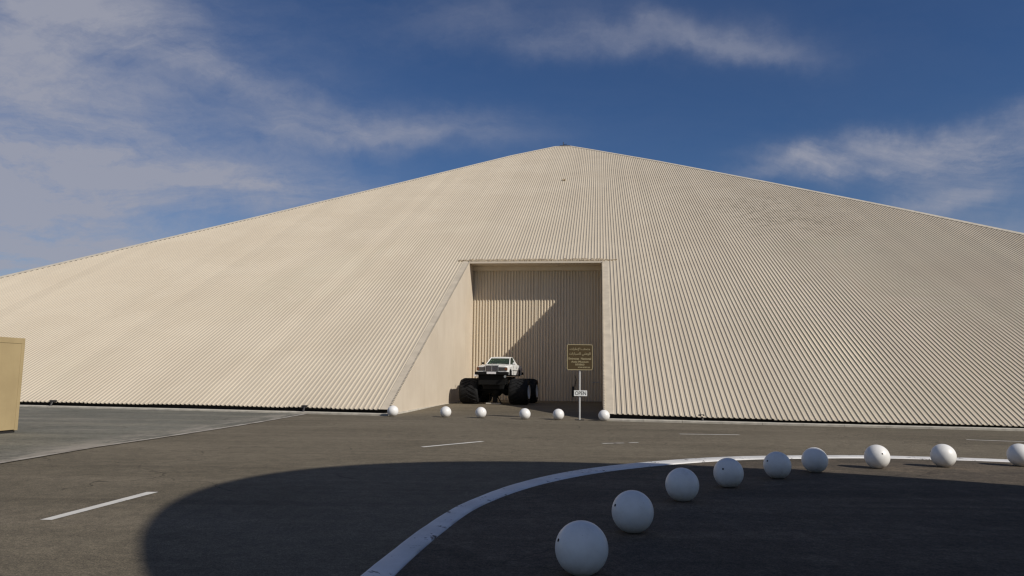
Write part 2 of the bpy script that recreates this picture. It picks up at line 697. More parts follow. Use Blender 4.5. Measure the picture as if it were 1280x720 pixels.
def catmull(P, n):
    out = []
    N_ = len(P)
    for i in range(N_):
        p0, p1, p2, p3 = (Vector(P[(i + k - 1) % N_]) for k in range(4))
        for k in range(n):
            t = k / n
            out.append(0.5 * ((2 * p1) + (p2 - p0) * t + (2 * p0 - 5 * p1 + 4 * p2 - p3) * t * t + (3 * p1 - p0 - 3 * p2 + p3) * t ** 3))
    return out


loop = catmull(ISL, 10)
cen = Vector((8.0, 6.5))
NL = len(loop)


def inset(d, jit=0.0, seed=0):
    r = random.Random(seed)
    out = []
    for i in range(NL):
        t = (loop[(i + 1) % NL] - loop[i - 1]).normalized()
        n = Vector((t.y, -t.x))
        if n.dot(cen - loop[i]) < 0:
            n = -n
        k = 1.0 + (0.95 * sstep((loop[i].y - 9.0) / 6.5) if d > 0.1 else 0.0)     # the band widens round the far bend
        out.append(loop[i] + n * (d * k + r.uniform(-jit, jit)))
    return out


rings = [(inset(0.0, 0.006, 1), 0.0), (inset(0.010, 0.006, 2), 0.026), (inset(0.022, 0.004, 3), 0.031), (inset(0.225, 0.014, 4), 0.031), (inset(0.245, 0.014, 5), 0.026), (inset(0.26, 0.015, 6), 0.0)]
vs, fs = [], []
for pts, z in rings:
    vs += [(p.x, p.y, zg(p.x, p.y) + z + 0.002) for p in pts]
for k in range(len(rings) - 1):
    for i in range(NL):
        j = (i + 1) % NL
        fs.append((k * NL + i, k * NL + j, (k + 1) * NL + j, (k + 1) * NL + i))
tag(pyd('kerb', vs, fs, M_KERB, None, True), kind='structure')
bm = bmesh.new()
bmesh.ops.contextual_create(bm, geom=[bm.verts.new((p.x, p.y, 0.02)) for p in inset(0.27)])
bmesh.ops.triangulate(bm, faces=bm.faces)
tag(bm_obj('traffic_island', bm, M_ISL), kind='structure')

# ------------------------------------------------------------------ pyramid building
BU, BP = -4.0, 30.0
bx, by = to_xy(BU, BP)
B = thing('pyramid_building', 'vast cream corrugated metal pyramid with a tall recessed doorway', 'building', (bx, by, 0), -TH)
N0, W0 = 29.57, 0.25
TE, SE, CE = math.tan(EL), math.sin(EL), math.cos(EL)


def L(u, p, w):
    return Vector((u - BU, p - BP, w))


def face(u, w, h=0.0):
    """point on the sloping front face, h metres proud of it"""
    return L(u, N0 + (w - W0) / TE - h * SE, w + h * CE)


RIDGE = [(-51.9, -0.1), (-39.86, 7.74), (-35.21, 10.80), (-29.12, 14.80), (-20.09, 20.89), (-10.42, 27.70), (-5.5, 30.5), (-3.6, 30.5), (-1.0, 29.15), (6.17, 25.22), (15.43, 19.63), (22.84, 14.93), (28.12, 11.43), (46.9, -0.1)]


def ridge(u):
    for (a, b), (c, d) in zip(RIDGE, RIDGE[1:]):
        if a <= u <= c:
            return b + (d - b) * (u - a) / (c - a)
    return -0.1


EAVE = [(-60, 0.275), (-16.6, 0.273), (-8.5, 0.225), (0.5, 0.215), (6.3, 0.135), (15.2, 0.075), (60, 0.04)]


def eave(u):
    for (a, b), (c, d) in zip(EAVE, EAVE[1:]):
        if a <= u <= c:
            return b + (d - b) * (u - a) / (c - a)


OL, OR, FL, FR, LW = -8.42, 0.15, -8.85, 0.55, 9.14     # opening edges, flashing edges, lintel height
RP, RH = 0.2, 0.034
PROF = [(0.0, 0.0), (0.108, 0.0), (0.117, RH), (0.166, RH)]   # pan, side, crest


def roof_sheet(u0, nrib):
    pts = []
    for k in range(nrib):
        for du, h in PROF:
            pts.append((u0 + k * RP + du, h))
    pts.append((u0 + nrib * RP, 0.0))
    mid = u0 + nrib * RP / 2
    over = FL - 0.01 < mid < FR + 0.01
    vs, fs = [], []
    rs = random.Random(round(u0 * 10))
    drop = rs.uniform(-0.012, 0.012)
    for u, h in pts:
        wb = (LW if over else eave(u) + drop)
        wt = max(ridge(u), wb + 0.01)
        vs.append(face(u, wb, h))
        vs.append(face(u, wt, h))
        if not over:                        # turned down edge at the eave
            vs.append(face(u, wb, h) + Vector((0, 0.0, -0.022)))
        else:
            vs.append(face(u, wb, h - 0.06))
    for i in range(len(pts) - 1):
        a, b = 3 * i, 3 * (i + 1)
        fs.append((a, b, b + 1, a + 1))
        fs.append((a + 2, b + 2, b, a))
    pyd('roof_sheet', vs, fs, M_SHEET, B)


u = FR
while u < 46.5:
    roof_sheet(u, 5)
    u += 1.0
u = FL - 1.0
while u > -52.0:
    roof_sheet(u, 5)
    u -= 1.0
u = FL
for k in range(10):
    n = 5 if k < 9 else 2
    roof_sheet(u, n)
    u += n * RP


# ridge caps follow the roof outline; folded over the edge
def ridge_cap(pts):
    vs, fs = [], []
    for (u, w), (du, dw) in pts:
        vs += [face(u - du, w - dw, 0.040), face(u + du * 0.25, w + dw * 0.25, 0.065), face(u + du * 0.4, w + dw * 0.4, -0.45)]
    for i in range(len(pts) - 1):
        a, b = 3 * i, 3 * i + 3
        fs += [(a, b, b + 1, a + 1), (a + 1, b + 1, b + 2, a + 2)]
    pyd('ridge_cap', vs, fs, M_RIDGE, B)


def cap_run(i0, i1, wid):
    out = []
    for i in range(i0, i1 + 1):
        a, c = RIDGE[max(i0, i - 1)], RIDGE[min(i1, i + 1)]
        tu, tw = c[0] - a[0], (c[1] - a[1]) / SE
        l = math.hypot(tu, tw)
        nu, nw = -tw / l, tu / l
        if nw < 0:
            nu, nw = -nu, -nw
        out.append((RIDGE[i], (nu * wid, nw * wid * SE)))
    ridge_cap(out)


cap_run(0, 6, 0.30)
cap_run(6, 7, 0.30)
cap_run(7, 13, 0.28)

# the other slopes of the pyramid
def back_slopes():
    rp = [(u, w) for u, w in RIDGE]
    lf = [face(u, w, -0.05) for u, w in rp[:7]]
    rt = [face(u, w, -0.05) for u, w in rp[7:]]
    depth = 100.0
    cu = -4.5
    bl, br = L(-51.9, N0 + 123, -0.1), L(46.9, N0 + 123, -0.1)
    ap = [face(-5.5, 30.5, -0.05), face(-3.6, 30.5, -0.05)]
    ap2 = [v + Vector((0, 1.9, 0)) for v in ap]
    vs = lf + [ap2[0], bl]
    pyd('side_slope', vs, [tuple(range(len(vs)))], M_FLASH, B)
    vs = rt + [br, ap2[1]]
    pyd('side_slope', vs, [tuple(range(len(vs)))], M_FLASH, B)
    pyd('rear_slope', [bl, ap2[0], ap2[1], br], [(0, 1, 2, 3)], M_FLASH, B)
    pyd('roof_crown', [ap[0], ap[1], ap2[1], ap2[0]], [(0, 1, 2, 3)], M_RIDGE, B)


back_slopes()
# apex fitting
bm = bmesh.new()
q = face(-4.45, 30.55, 0.05)
add_box(bm, q + Vector((-0.55, 0.1, 0.0)), q + Vector((0.75, 0.5, 0.12)))
add_tube(bm, q + Vector((-0.1, 0.3, 0.1)), q + Vector((-0.1, 0.3, 0.6)), 0.045, 8)
add_tube(bm, q + Vector((-0.1, 0.3, 0.3)), q + Vector((0.35, 0.3, 0.32)), 0.035, 8)
bm_obj('apex_mast', bm, M_DARKSTEEL, B)
# small vent stub high on the slope
bm = bmesh.new()
q = face(-3.46, 20.7, 0.03)
add_box(bm, q + Vector((-0.16, -0.12, -0.02)), q + Vector((0.16, 0.12, 0.16)), 0.02)
bm_obj('roof_vent', bm, M_TRIM, B)

# near-black sheet standing in for shade below the eave, and the pale plinth in front of it
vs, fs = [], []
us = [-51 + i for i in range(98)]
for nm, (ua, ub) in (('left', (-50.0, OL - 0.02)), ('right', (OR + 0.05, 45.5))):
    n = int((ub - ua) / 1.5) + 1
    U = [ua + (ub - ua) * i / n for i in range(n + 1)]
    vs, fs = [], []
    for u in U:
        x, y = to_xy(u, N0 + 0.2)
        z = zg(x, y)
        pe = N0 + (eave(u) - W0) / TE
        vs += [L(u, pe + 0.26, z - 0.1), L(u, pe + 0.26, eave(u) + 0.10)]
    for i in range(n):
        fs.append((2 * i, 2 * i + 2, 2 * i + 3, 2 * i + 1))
    pyd('eave_shade_wall', vs, fs, M_SHADE_BLACK, B)
    # plinth in cast lengths with a fine joint
    for i in range(n):
        a, b = U[i] + 0.006, U[i + 1] - 0.006
        vs = []
        for uu in (a, b):
            x, y = to_xy(uu, N0)
            z = zg(x, y)
            pe = N0 + (eave(uu) - W0) / TE
            for p, dz in ((-0.34, -0.05), (-0.36, 0.070), (-0.345, 0.082), (0.25, 0.082), (0.25, -0.05)):
                vs.append(L(uu, pe + p, z + dz))
        fs = [(k, 5 + k, 5 + (k + 1) % 5, (k + 1) % 5) for k in range(5)] + [(4, 3, 2, 1, 0), (5, 6, 7, 8, 9)]
        pyd('plinth_block', vs, fs, M_CONC, B)

# drain stubs at the eave
for u in (-23.28, -12.05, 3.89, 12.72):
    x, y = to_xy(u, N0)
    z = zg(x, y)
    bm = bmesh.new()
    add_box(bm, L(u - 0.10, N0 - 0.10, eave(u) + 0.0), L(u + 0.10, N0 + 0.1, eave(u) + 0.09), 0.01)
    add_tube(bm, L(u + 0.02, N0 - 0.2, z + 0.03), L(u + 0.02, N0 - 0.06, eave(u) + 0.03), 0.045, 10)
    add_tube(bm, L(u + 0.02, N0 - 0.30, z + 0.02), L(u + 0.02, N0 - 0.19, z + 0.035), 0.05, 10)
    bm_obj('drain_pipe', bm, M_DARKSTEEL, B)

# flat flashings down both edges of the opening
for (a, b) in ((FL, OL), (OR, FR)):
    vs, fs = [], []
    n = 10
    for i in range(n + 1):
        w = eave((a + b) / 2) - 0.02 + (LW - eave((a + b) / 2)) * i / n
        for uu, h in ((a - 0.01, 0.012), (a + 0.02, 0.026), (b - 0.02, 0.026), (b + 0.01, 0.012)):
            vs.append(face(uu, w, h))
    for i in range(n):
        for k in range(3):
            q = 4 * i + k
            fs.append((q, q + 1, q + 5, q + 4))
    pyd('flashing', vs, fs, M_FLASH, B)
# folded teeth of the edge trim
for ue, sgn in ((OL, -1), (OR, 1)):
    bm = bmesh.new()
    w = 0.34
    k = 0
    while w < LW - 0.1:
        a = ue if sgn > 0 else ue - 0.05
        c0 = [face(a, w, 0.026), face(a + 0.05, w, 0.026), face(a + 0.05, w + 0.036, 0.026), face(a, w + 0.036, 0.026)]
        c1 = [face(a, w, 0.075), face(a + 0.05, w, 0.075), face(a + 0.05, w + 0.036, 0.075), face(a, w + 0.036, 0.075)]
        bv = [bm.verts.new(v) for v in c0 + c1]
        for f in ((4, 5, 6, 7), (0, 1, 5, 4), (1, 2, 6, 5), (2, 3, 7, 6), (3, 0, 4, 7)):
            bm.faces.new([bv[i] for i in f])
        w += 0.0625
        k += 1
    bm_obj('edge_trim', bm, M_FLASH, B)

# lintel trim with crumbling rib closures
bm = bmesh.new()
rr = random.Random(11)
uu = -9.25
while uu < 1.0:
    d = rr.uniform(0.10, 0.18)
    inside = OL - 0.1 < uu < OR + 0.1
    lo = (8.98 if inside else 9.06) + rr.uniform(-0.03, 0.03)
    hi = (9.18 if inside else 9.13) + rr.uniform(-0.04, 0.04)
    h = rr.uniform(0.05, 0.10)
    c = [face(uu, lo, 0), face(uu + d, lo, 0), face(uu + d, hi, 0), face(uu, hi, 0)]
    c2 = [face(uu + 0.01, lo + 0.01, h), face(uu + d - 0.01, lo + 0.01, h), face(uu + d - 0.01, hi - 0.01, h), face(uu + 0.01, hi - 0.01, h)]
    bv = [bm.verts.new(v) for v in c + c2]
    for f in ((4, 5, 6, 7), (0, 1, 5, 4), (1, 2, 6, 5), (2, 3, 7, 6), (3, 0, 4, 7)):
        bm.faces.new([bv[i] for i in f])
    uu += d + rr.uniform(-0.02, 0.015)
bm_obj('lintel_trim', bm, M_TRIM, B)
HD = 8.88      # head of the opening
PDOOR = 48.75
p_face = lambda w: N0 + (w - W0) / TE
# lintel fascia (narrow), soffit and beam
vs = [face(OL, HD, 0.012), face(OR, HD, 0.012), face(OR, 9.02, 0.012), face(OL, 9.02, 0.012)]
pyd('lintel', vs, [(0, 1, 2, 3)], M_FLASH, B)
box('soffit', L(OL, p_face(HD) - 0.02, HD), L(OR, PDOOR + 0.1, HD + 0.12), M_WALL, B)
box('door_head_beam', L(OL + 0.01, PDOOR - 0.32, HD - 0.28), L(OR - 0.01, PDOOR + 0.12, HD - 0.003), M_DOOR, B)

# reveal walls: flat panels with fine open joints
def wall_panels(uw, thick, name, sgn):
    cuts = [N0 + 0.12, 33.6, 38.0, 42.4, 46.2, PDOOR + 0.1]
    for a, b in zip(cuts, cuts[1:]):
        a2, b2 = a + 0.005, b - 0.005
        top = lambda p: min(W0 + (p - N0) * TE - 0.01, HD)
        prof = [(a2, -0.06), (b2, -0.06), (b2, top(b2))]
        pk = N0 + (HD + 0.01 - W0) / TE
        if a2 < pk < b2:
            prof.append((pk, HD))
        prof.append((a2, top(a2)))
        n = len(prof)
        vs = [L(uw, p, w) for p, w in prof] + [L(uw + sgn * thick, p, w) for p, w in prof]
        fs = [tuple(range(n)), tuple(range(2 * n - 1, n - 1, -1))] + [(k, n + k, n + (k + 1) % n, (k + 1) % n) for k in range(n)]
        bm = bmesh.new()
        bv = [bm.verts.new(v) for v in vs]
        for f in fs:
            bm.faces.new([bv[i] for i in f])
        bm_obj(name, bm, M_WALL, B)


wall_panels(OL, 0.06, 'wall_panel', -1)
wall_panels(OR, 0.06, 'wall_panel', 1)
# skirting at the foot of the left reveal
vs = []
box('skirting', L(OL + 0.002, N0 + 0.5, -0.05), L(OL + 0.03, PDOOR - 0.1, 0.07), M_CONC, B)

# sliding door of two corrugated leaves
DOOR = bpy.data.objects.new('door', None)
COL.objects.link(DOOR)
DOOR.parent = B
DOOR.location = L(-4.13, PDOOR, 0)


def door_leaf(ua, ub, dy):
    pitch = 0.19
    n = int(round((ub - ua) / pitch))
    pitch = (ub - ua) / n
    pr = [(0.0, 0.0), (0.072 * pitch / 0.19, 0.0), (0.100 * pitch / 0.19, -0.085), (0.150 * pitch / 0.19, -0.085)]
    pts = [(ua + k * pitch + a, h) for k in range(n) for a, h in pr] + [(ub, 0.0)]
    vs, fs = [], []
    for u, h in pts:
        vs += [(u + 4.13, h + dy, 0.05), (u + 4.13, h + dy, HD - 0.02)]
    for i in range(len(pts) - 1):
        a, b = 2 * i, 2 * i + 2
        fs.append((a, b, b + 1, a + 1))
    return pyd('door_leaf', vs, fs, M_DOOR, DOOR)


door_leaf(OL, -4.16, 0.0)
door_leaf(-4.10, OR, -0.004)
box('meeting_rail', (-0.045, -0.075, 0.04), (0.045, 0.05, HD - 0.03), M_DOOR, DOOR, 0.008)
box('bottom_rail', (OL + 4.13, -0.075, 0.0), (OR + 4.13, 0.06, 0.05), M_DARKSTEEL, DOOR)
# hanging hasp with chain, and a pull bar
hx = 2.42
bm = bmesh.new()
add_box(bm, (hx - 0.07, -0.13, 0.35), (hx + 0.07, -0.075, 1.0), 0.01)
add_tube(bm, (hx + 0.08, -0.12, 1.0), (hx + 0.20, -0.12, 1.45), 0.022, 8)
add_tube(bm, (hx + 0.20, -0.12, 1.45), (hx + 0.10, -0.11, 1.72), 0.018, 8)
bm_obj('door_latch', bm, M_DARKSTEEL, DOOR)
bm = bmesh.new()
add_tube(bm, (3.65, -0.16, 1.28), (4.10, -0.16, 1.30), 0.03, 8)
add_box(bm, (3.68, -0.16, 1.25), (3.72, -0.06, 1.31))
add_box(bm, (4.03, -0.16, 1.25), (4.07, -0.06, 1.31))
bm_obj('door_handle', bm, M_GALV, DOOR)

# ------------------------------------------------------------------ white sphere bollards


def bollard_mat():
    t = NT('white_painted_concrete', 0.42, 0, 0.5)
    c = t.mix(t.ramp(t.noise(5, 6, 0.65), 0.35, 0.7), (0.80, 0.785, 0.75), (0.72, 0.70, 0.66))
    seed = t.n.new('ShaderNodeVectorMath')
    seed.operation = 'ADD'
    t.l.new(t.obj, seed.inputs[0])
    t.l.new(t.mul(t.rnd, 37.0), seed.inputs[1])
    sv = seed.outputs[0]
    c = t.mix(t.mul(t.ramp(t.noise(7, 6, 0.7, sv, dist=0.6), 0.54, 0.72), 0.30), c, (0.56, 0.52, 0.45))
    c = t.mix(t.mul(t.ramp(t.noise(24, 5, 0.75, sv), 0.665, 0.71), 0.6), c, (0.30, 0.28, 0.25))
    sep = t.n.new('ShaderNodeSeparateXYZ')
    t.l.new(t.obj, sep.inputs[0])
    low = t.ramp(sep.outputs['Z'], 0.16, 0.02)
    c = t.mix(t.mul(low, t.mul(t.ramp(t.noise(9, 5, 0.7), 0.3, 0.7), 0.6)), c, (0.40, 0.34, 0.27))   # splash dirt round the foot
    t.color(c)
    t.bump(t.noise(30, 5, 0.65), 0.12, 0.004)
    return t.m


M_BALL = bollard_mat()
RB = 0.222


def make_bollard():
    r = thing('bollard', 'x', 'bollard', (0, 0, 0))
    bm = bmesh.new()
    bmesh.ops.create_uvsphere(bm, u_segments=40, v_segments=24, radius=RB)
    for v in bm.verts:
        v.co.z = max(v.co.z, -RB + 0.012) + RB - 0.012
    bm_obj('sphere', bm, M_BALL, r, True)
    # dark lifting hole with a rim, on the side
    bm = bmesh.new()
    d = Vector((0, -math.cos(0.35), math.sin(0.35)))
    c = Vector((0, 0, RB - 0.012)) + d * (RB - 0.006)
    add_tube(bm, c, c + d * 0.008, 0.014, 14)
    bm_obj('lifting_hole', bm, M_SHADE_BLACK, r)
    return r


BALL0 = make_bollard()
used = [False]


def put_bollard(x, y, z, rz, label, group, tip=0.0):
    if not used[0]:
        r = BALL0
        used[0] = True
    else:
        r = BALL0.copy()
        COL.objects.link(r)
        for ch in BALL0.children:
            c = ch.copy()
            COL.objects.link(c)
            c.parent = r
    r.location = (x, y, z)
    r.rotation_euler = (0, 0, rz)
    r['label'] = label
    r['group'] = group
    return r


G1, G2 = 'white sphere bollards along the island kerb', 'white sphere bollards across the doorway'
D = math.radians
for (x, y), rz, lab in [
    ((0.607, 6.376), D(-72), 'largest white sphere bollard, cut off by the bottom edge'),
    ((1.312, 8.088), D(-70), 'second largest white sphere bollard, shaded, next behind the biggest one'),
    ((2.307, 10.128), D(150), 'third white sphere bollard of the island curve, shaded, below the white kerb'),
    ((3.31, 11.443), D(-38), 'shaded white sphere bollard with a dark hole left of its middle'),
    ((4.434, 12.524), D(-66), 'shaded bluish sphere bollard overlapping the kerb, left one of a close pair'),
    ((5.402, 13.373), D(170), 'shaded sphere bollard on the shadow edge, right one of a close pair'),
    ((6.854, 14.079), D(0), 'sunlit white sphere bollard with a dark hole in its right half'),
    ((8.294, 14.429), D(-115), 'sunlit white sphere bollard near the right end of the kerb, whole'),
    ((9.962, 14.723), D(140), 'white sphere bollard cut off by the right edge of the photo')]:
    put_bollard(x, y, 0.02, rz, lab, G1)
for (x, y, z), rz, lab in [
    ((-4.888, 31.165, -0.012), D(-60), 'small white sphere bollard at the foot of the left flashing'),
    ((-2.69, 31.125, -0.023), D(120), 'small white sphere bollard left of the truck, by its shadow'),
    ((-1.225, 31.039, -0.029), D(20), 'small white sphere bollard in front of the left front tyre'),
    ((0.587, 30.537, -0.038), D(160), 'small white sphere bollard in front of the right hand tyres of the truck'),
    ((1.956, 30.55, -0.044), D(140), 'small white sphere bollard just left of the brown sign pole'),
    ((3.776, 30.252, -0.053), D(-150), 'small white sphere bollard at the foot of the right flashing')]:
    x, y = x * 0.955, y * 0.955
    put_bollard(x, y, zg(x, y) - 0.004, rz, lab, G2)

# ------------------------------------------------------------------ monster pickup
M_WHITE = plain('white_car_paint', (0.78, 0.78, 0.75), 0.22, 0, 0.03, 2.0)
M_BLACK = plain('black_chassis_paint', (0.008, 0.008, 0.008), 0.6, 0, 0.1, 6, 0.15)
M_RUBBER = plain('tyre_rubber', (0.011, 0.011, 0.0115), 0.75, 0, 0.25, 8, 0.25)
M_CHROME = plain('chrome', (0.62, 0.62, 0.63), 0.18, 1.0, 0.03)
M_GRILLE = plain('grille_mesh', (0.045, 0.036, 0.042), 0.4, 0.2)
M_ORANGE = plain('amber_lens', (0.16, 0.06, 0.025), 0.3)
M_LAMP = plain('headlamp_glass', (0.06, 0.055, 0.055), 0.12, 0.0)
M_PLATE = plain('number_plate', (0.75, 0.73, 0.74), 0.4, 0, 0.02)
M_SEAT = plain('car_upholstery', (0.05, 0.045, 0.035), 0.8)


def glass_mat():
    t = NT('green_tinted_glass', 0.04, 0, 0.5)
    t.b.inputs['Transmission Weight'].default_value = 0.8
    t.b.inputs['IOR'].default_value = 1.12
    t.color((0.16, 0.23, 0.17))
    return t.m


M_GLASS = glass_mat()
PSI = 0.195
FAX = Vector((-0.89, 41.75))            # middle of the front axle on the ground
WB = 2.9
bk = Vector((math.sin(PSI), math.cos(PSI)))
tc = FAX + bk * (WB / 2)
T = thing('monster_truck', 'white saloon car body jacked up on huge black tractor tyres', 'truck', (tc.x, tc.y, zg(tc.x, tc.y) - 0.005), -PSI)
T.scale = (0.97, 0.97, 0.97)
RT, TW, TXO = 0.75, 1.12, 2.0         # tyre radius, width, outer face


def wheel(x_in, x_out, y):
    s = 1 if x_out > x_in else -1
    hw = TW / 2
    xm = (x_in + x_out) / 2
    pr = [(0.36, -hw + 0.06), (0.44, -hw + 0.015), (0.58, -hw), (0.66, -hw + 0.02), (0.70, -hw + 0.10), (0.715, -hw + 0.25), (0.72, 0), (0.715, hw - 0.25), (0.70, hw - 0.10), (0.66, hw - 0.02), (0.58, hw), (0.44, hw - 0.015), (0.36, hw - 0.06)]
    w = lathe('wheel', pr, 48, M_RUBBER, T, 'X')
    w.location = (xm, y, RT - 0.012)
    # chevron lugs
    bm = bmesh.new()
    nl = 20
    for side in (-1, 1):
        for k in range(nl):
            a0 = 2 * math.pi * (k + (0.5 if side > 0 else 0)) / nl
            steps = 5
            ring = []
            for j in range(steps + 1):
                t = j / steps
                xx = side * (-0.03 + t * (hw - 0.0))
                aa = a0 + 0.40 * t
                drop = 0.035 * max(0, t - 0.7) / 0.3 * 1.6
                for da, rad in ((-0.055, 0.70), (-0.042, RT - drop), (0.042, RT - drop), (0.055, 0.70)):
                    r_ = rad - (drop * 1.2 if rad < 0.71 else 0)
                    ring.append(bm.verts.new((xx, -r_ * math.sin(aa + da), r_ * math.cos(aa + da))))
            for j in range(steps):
                for q in range(3):
                    a = 4 * j + q
                    bm.faces.new((ring[a], ring[a + 1], ring[a + 5], ring[a + 4]))
            bm.faces.new(ring[0:4])
            bm.faces.new(ring[-4:])
    o = bm_obj('tread', bm, M_RUBBER, w)
    o['kind'] = 'stuff'
    # dished white rim
    e = s * hw
    rp = [(0.02, e - s * 0.22), (0.16, e - s * 0.22), (0.20, e - s * 0.26), (0.30, e - s * 0.20), (0.35, e - s * 0.10), (0.385, e - s * 0.02), (0.40, e + s * 0.012), (0.37, e - s * 0.02)]
    lathe('rim', rp, 36, M_WHITE, w, 'X')
    h = lathe('hub', [(0.0, e - s * 0.10), (0.08, e - s * 0.10), (0.10, e - s * 0.13), (0.11, e - s * 0.24)], 20, M_CHROME, w, 'X')
    return w


for y in (-WB / 2, WB / 2):
    wheel(TXO - TW, TXO, y)
    wheel(-TXO + TW, -TXO, y)

# body shell: lofted cross sections, arches cut into the lower edge
Z0 = 1.68
FR_Y, RR_Y = -2.32, 2.35


def belt(y):        # height of bonnet / shoulder / boot
    k = [(-2.32, 2.17), (-2.1, 2.22), (-0.75, 2.31), (-0.4, 2.32), (1.5, 2.31), (2.2, 2.26), (2.35, 2.20)]
    for (a, b), (c, d) in zip(k, k[1:]):
        if y <= c:
            return b + (d - b) * (y - a) / (c - a)
    return k[-1][1]


def half(y):
    if y < -1.9:
        return 0.86 + 0.06 * sstep((y + 2.32) / 0.45)
    if y > 1.9:
        return 0.92 - 0.06 * sstep((y - 1.9) / 0.45)
    return 0.92


ARCH = (-1.42, 1.40)


def low(y):
    z = Z0
    if y < -2.0:
        z = 1.80
    for a in ARCH:
        d = abs(y - a)
        if d < 0.42:
            z = max(z, Z0 + 0.02 + math.sqrt(max(0, 0.42 ** 2 - d * d)) * 0.78)
    return z


ys = [FR_Y, -2.30, -2.25, -2.15, -2.0]
y = -1.9
while y < 2.2:
    ys.append(round(y, 3))
    y += 0.06
ys += [2.22, 2.30, 2.335, RR_Y]
bm = bmesh.new()
ringv = []
for y in ys:
    h, zb, zt = half(y), low(y), belt(y)
    zm = zb + (zt - zb) * 0.55
    pts = [(-h + 0.06, zb), (-h + 0.015, zb + 0.01), (-h, zm), (-h + 0.02, zt - 0.09), (-h + 0.07, zt - 0.03), (-h + 0.18, zt), (-0.35, zt + 0.018), (0, zt + 0.025)]
    pts = pts + [(-x, z) for x, z in reversed(pts[:-1])]
    ringv.append([bm.verts.new((x, y, z)) for x, z in pts])
for A_, B_ in zip(ringv, ringv[1:]):
    for k in range(len(A_) - 1):
        bm.faces.new((A_[k], A_[k + 1], B_[k + 1], B_[k]))
bm.faces.new(ringv[0])
bm.faces.new(ringv[-1][::-1])
bm_obj('body', bm, M_WHITE, T)
# dark wheel boxes behind the arches and the floor pan
box('floor_pan', (-0.80, -2.1, 1.62), (0.80, 2.2, 1.84), M_BLACK, T, 0.02)
for a in ARCH:
    for s in (-1, 1):
        x0, x1 = sorted((s * 0.885, s * 0.55))
        box('wheel_housing', (x0, a - 0.40, 1.66), (x1, a + 0.40, 2.04), M_BLACK, T, 0.05)
# cabin
GB, GT = 2.30, 2.77                    # bottom and top of the glasshouse


def gp(k):
    return {'wfb': (0.70, -0.74, GB), 'wft': (0.57, -0.02, GT - 0.06), 'wrt': (0.57, 0.98, GT - 0.06), 'wrb': (0.70, 1.62, GB)}[k]


def mir(p, s):
    return (p[0] * s, p[1], p[2])


bm = bmesh.new()
prof = [(-0.08, GT - 0.07), (0.0, GT - 0.035), (0.15, GT - 0.008), (0.5, GT), (0.85, GT - 0.008), (1.0, GT - 0.04), (1.06, GT - 0.075)]
rows_ = []
for yy, zz in prof:
    rows_.append([bm.verts.new((x, yy, zz - dz)) for x, dz in ((-0.61, 0.05), (-0.57, 0.015), (-0.40, 0.0), (0, -0.006), (0.40, 0.0), (0.57, 0.015), (0.61, 0.05))])
low_ = []
for yy, zz in prof:
    low_.append([bm.verts.new((x, yy, zz - 0.055)) for x in (-0.60, 0.60)])
for a, b in zip(rows_, rows_[1:]):
    for k in range(6):
        bm.faces.new((a[k], a[k + 1], b[k + 1], b[k]))
for a, b in zip(low_, low_[1:]):
    bm.faces.new((a[0], b[0], b[1], a[1]))
bm.faces.new(rows_[0] + [low_[0][1], low_[0][0]])
bm.faces.new(rows_[-1][::-1] + [low_[-1][0], low_[-1][1]])
bm_obj('roof', bm, M_WHITE, T)
for s in (-1, 1):
    tube('windscreen_pillar', mir(gp('wfb'), s), mir(gp('wft'), s), 0.032, M_WHITE, T, 8)
    bm = bmesh.new()                    # broad rear pillar
    q = [mir((0.57, 0.72, GT - 0.07), s), mir((0.57, 1.02, GT - 0.07), s), mir((0.72, 1.66, GB - 0.01), s), mir((0.72, 1.05, GB - 0.01), s)]
    a = [bm.verts.new(v) for v in q]
    b = [bm.verts.new((v[0] - s * 0.05, v[1], v[2])) for v in q]
    bm.faces.new(a)
    bm.faces.new(b[::-1])
    for k in range(4):
        bm.faces.new((a[k], a[(k + 1) % 4], b[(k + 1) % 4], b[k]))
    bm_obj('rear_pillar', bm, M_WHITE, T)
    tube('door_pillar', mir((0.70, 0.28, GB), s), mir((0.58, 0.30, GT - 0.07), s), 0.025, M_BLACK, T, 8)

    def pane(name, q, nrm):
        n_ = Vector(nrm) * 0.006
        v = [Vector(p) for p in q] + [Vector(p) - n_ for p in q]
        bm = bmesh.new()
        bv = [bm.verts.new(c) for c in v]
        for f in ((0, 1, 2, 3), (7, 6, 5, 4), (0, 4, 5, 1), (1, 5, 6, 2), (2, 6, 7, 3), (3, 7, 4, 0)):
            bm.faces.new([bv[i] for i in f])
        return bm_obj(name, bm, M_GLASS, T)

    pane('side_window', [mir((0.705, -0.62, GB + 0.01), s), mir((0.705, 0.27, GB + 0.01), s), mir((0.585, 0.29, GT - 0.08), s), mir((0.585, 0.02, GT - 0.08), s)], (s, 0, 0))
    pane('side_window', [mir((0.705, 0.32, GB + 0.01), s), mir((0.705, 1.06, GB + 0.01), s), mir((0.585, 0.74, GT - 0.08), s), mir((0.585, 0.33, GT - 0.08), s)], (s, 0, 0))
    # door shut lines, handle and mirror
    x = s * 0.922
    for yy in (-0.62, 0.42):
        box('door_gap', (min(x, x - s * 0.012), yy - 0.006, Z0 + 0.03), (max(x, x - s * 0.012), yy + 0.006, 2.2), M_BLACK, T)
    box('rubbing_strip', (min(x - s * 0.01, x + s * 0.010), -0.95, 1.935), (max(x - s * 0.01, x + s * 0.010), 0.95, 1.965), M_DARKSTEEL, T, 0.004)
    box('door_handle', (min(x - s * 0.01, x + s * 0.02), 0.18, 2.10), (max(x - s * 0.01, x + s * 0.02), 0.36, 2.13), M_CHROME, T, 0.006)
    box('wing_mirror', (min(s * 0.86, s * 1.02), -0.64, 2.31), (max(s * 0.86, s * 1.02), -0.54, 2.42), M_WHITE if s > 0 else M_BLACK, T, 0.03)
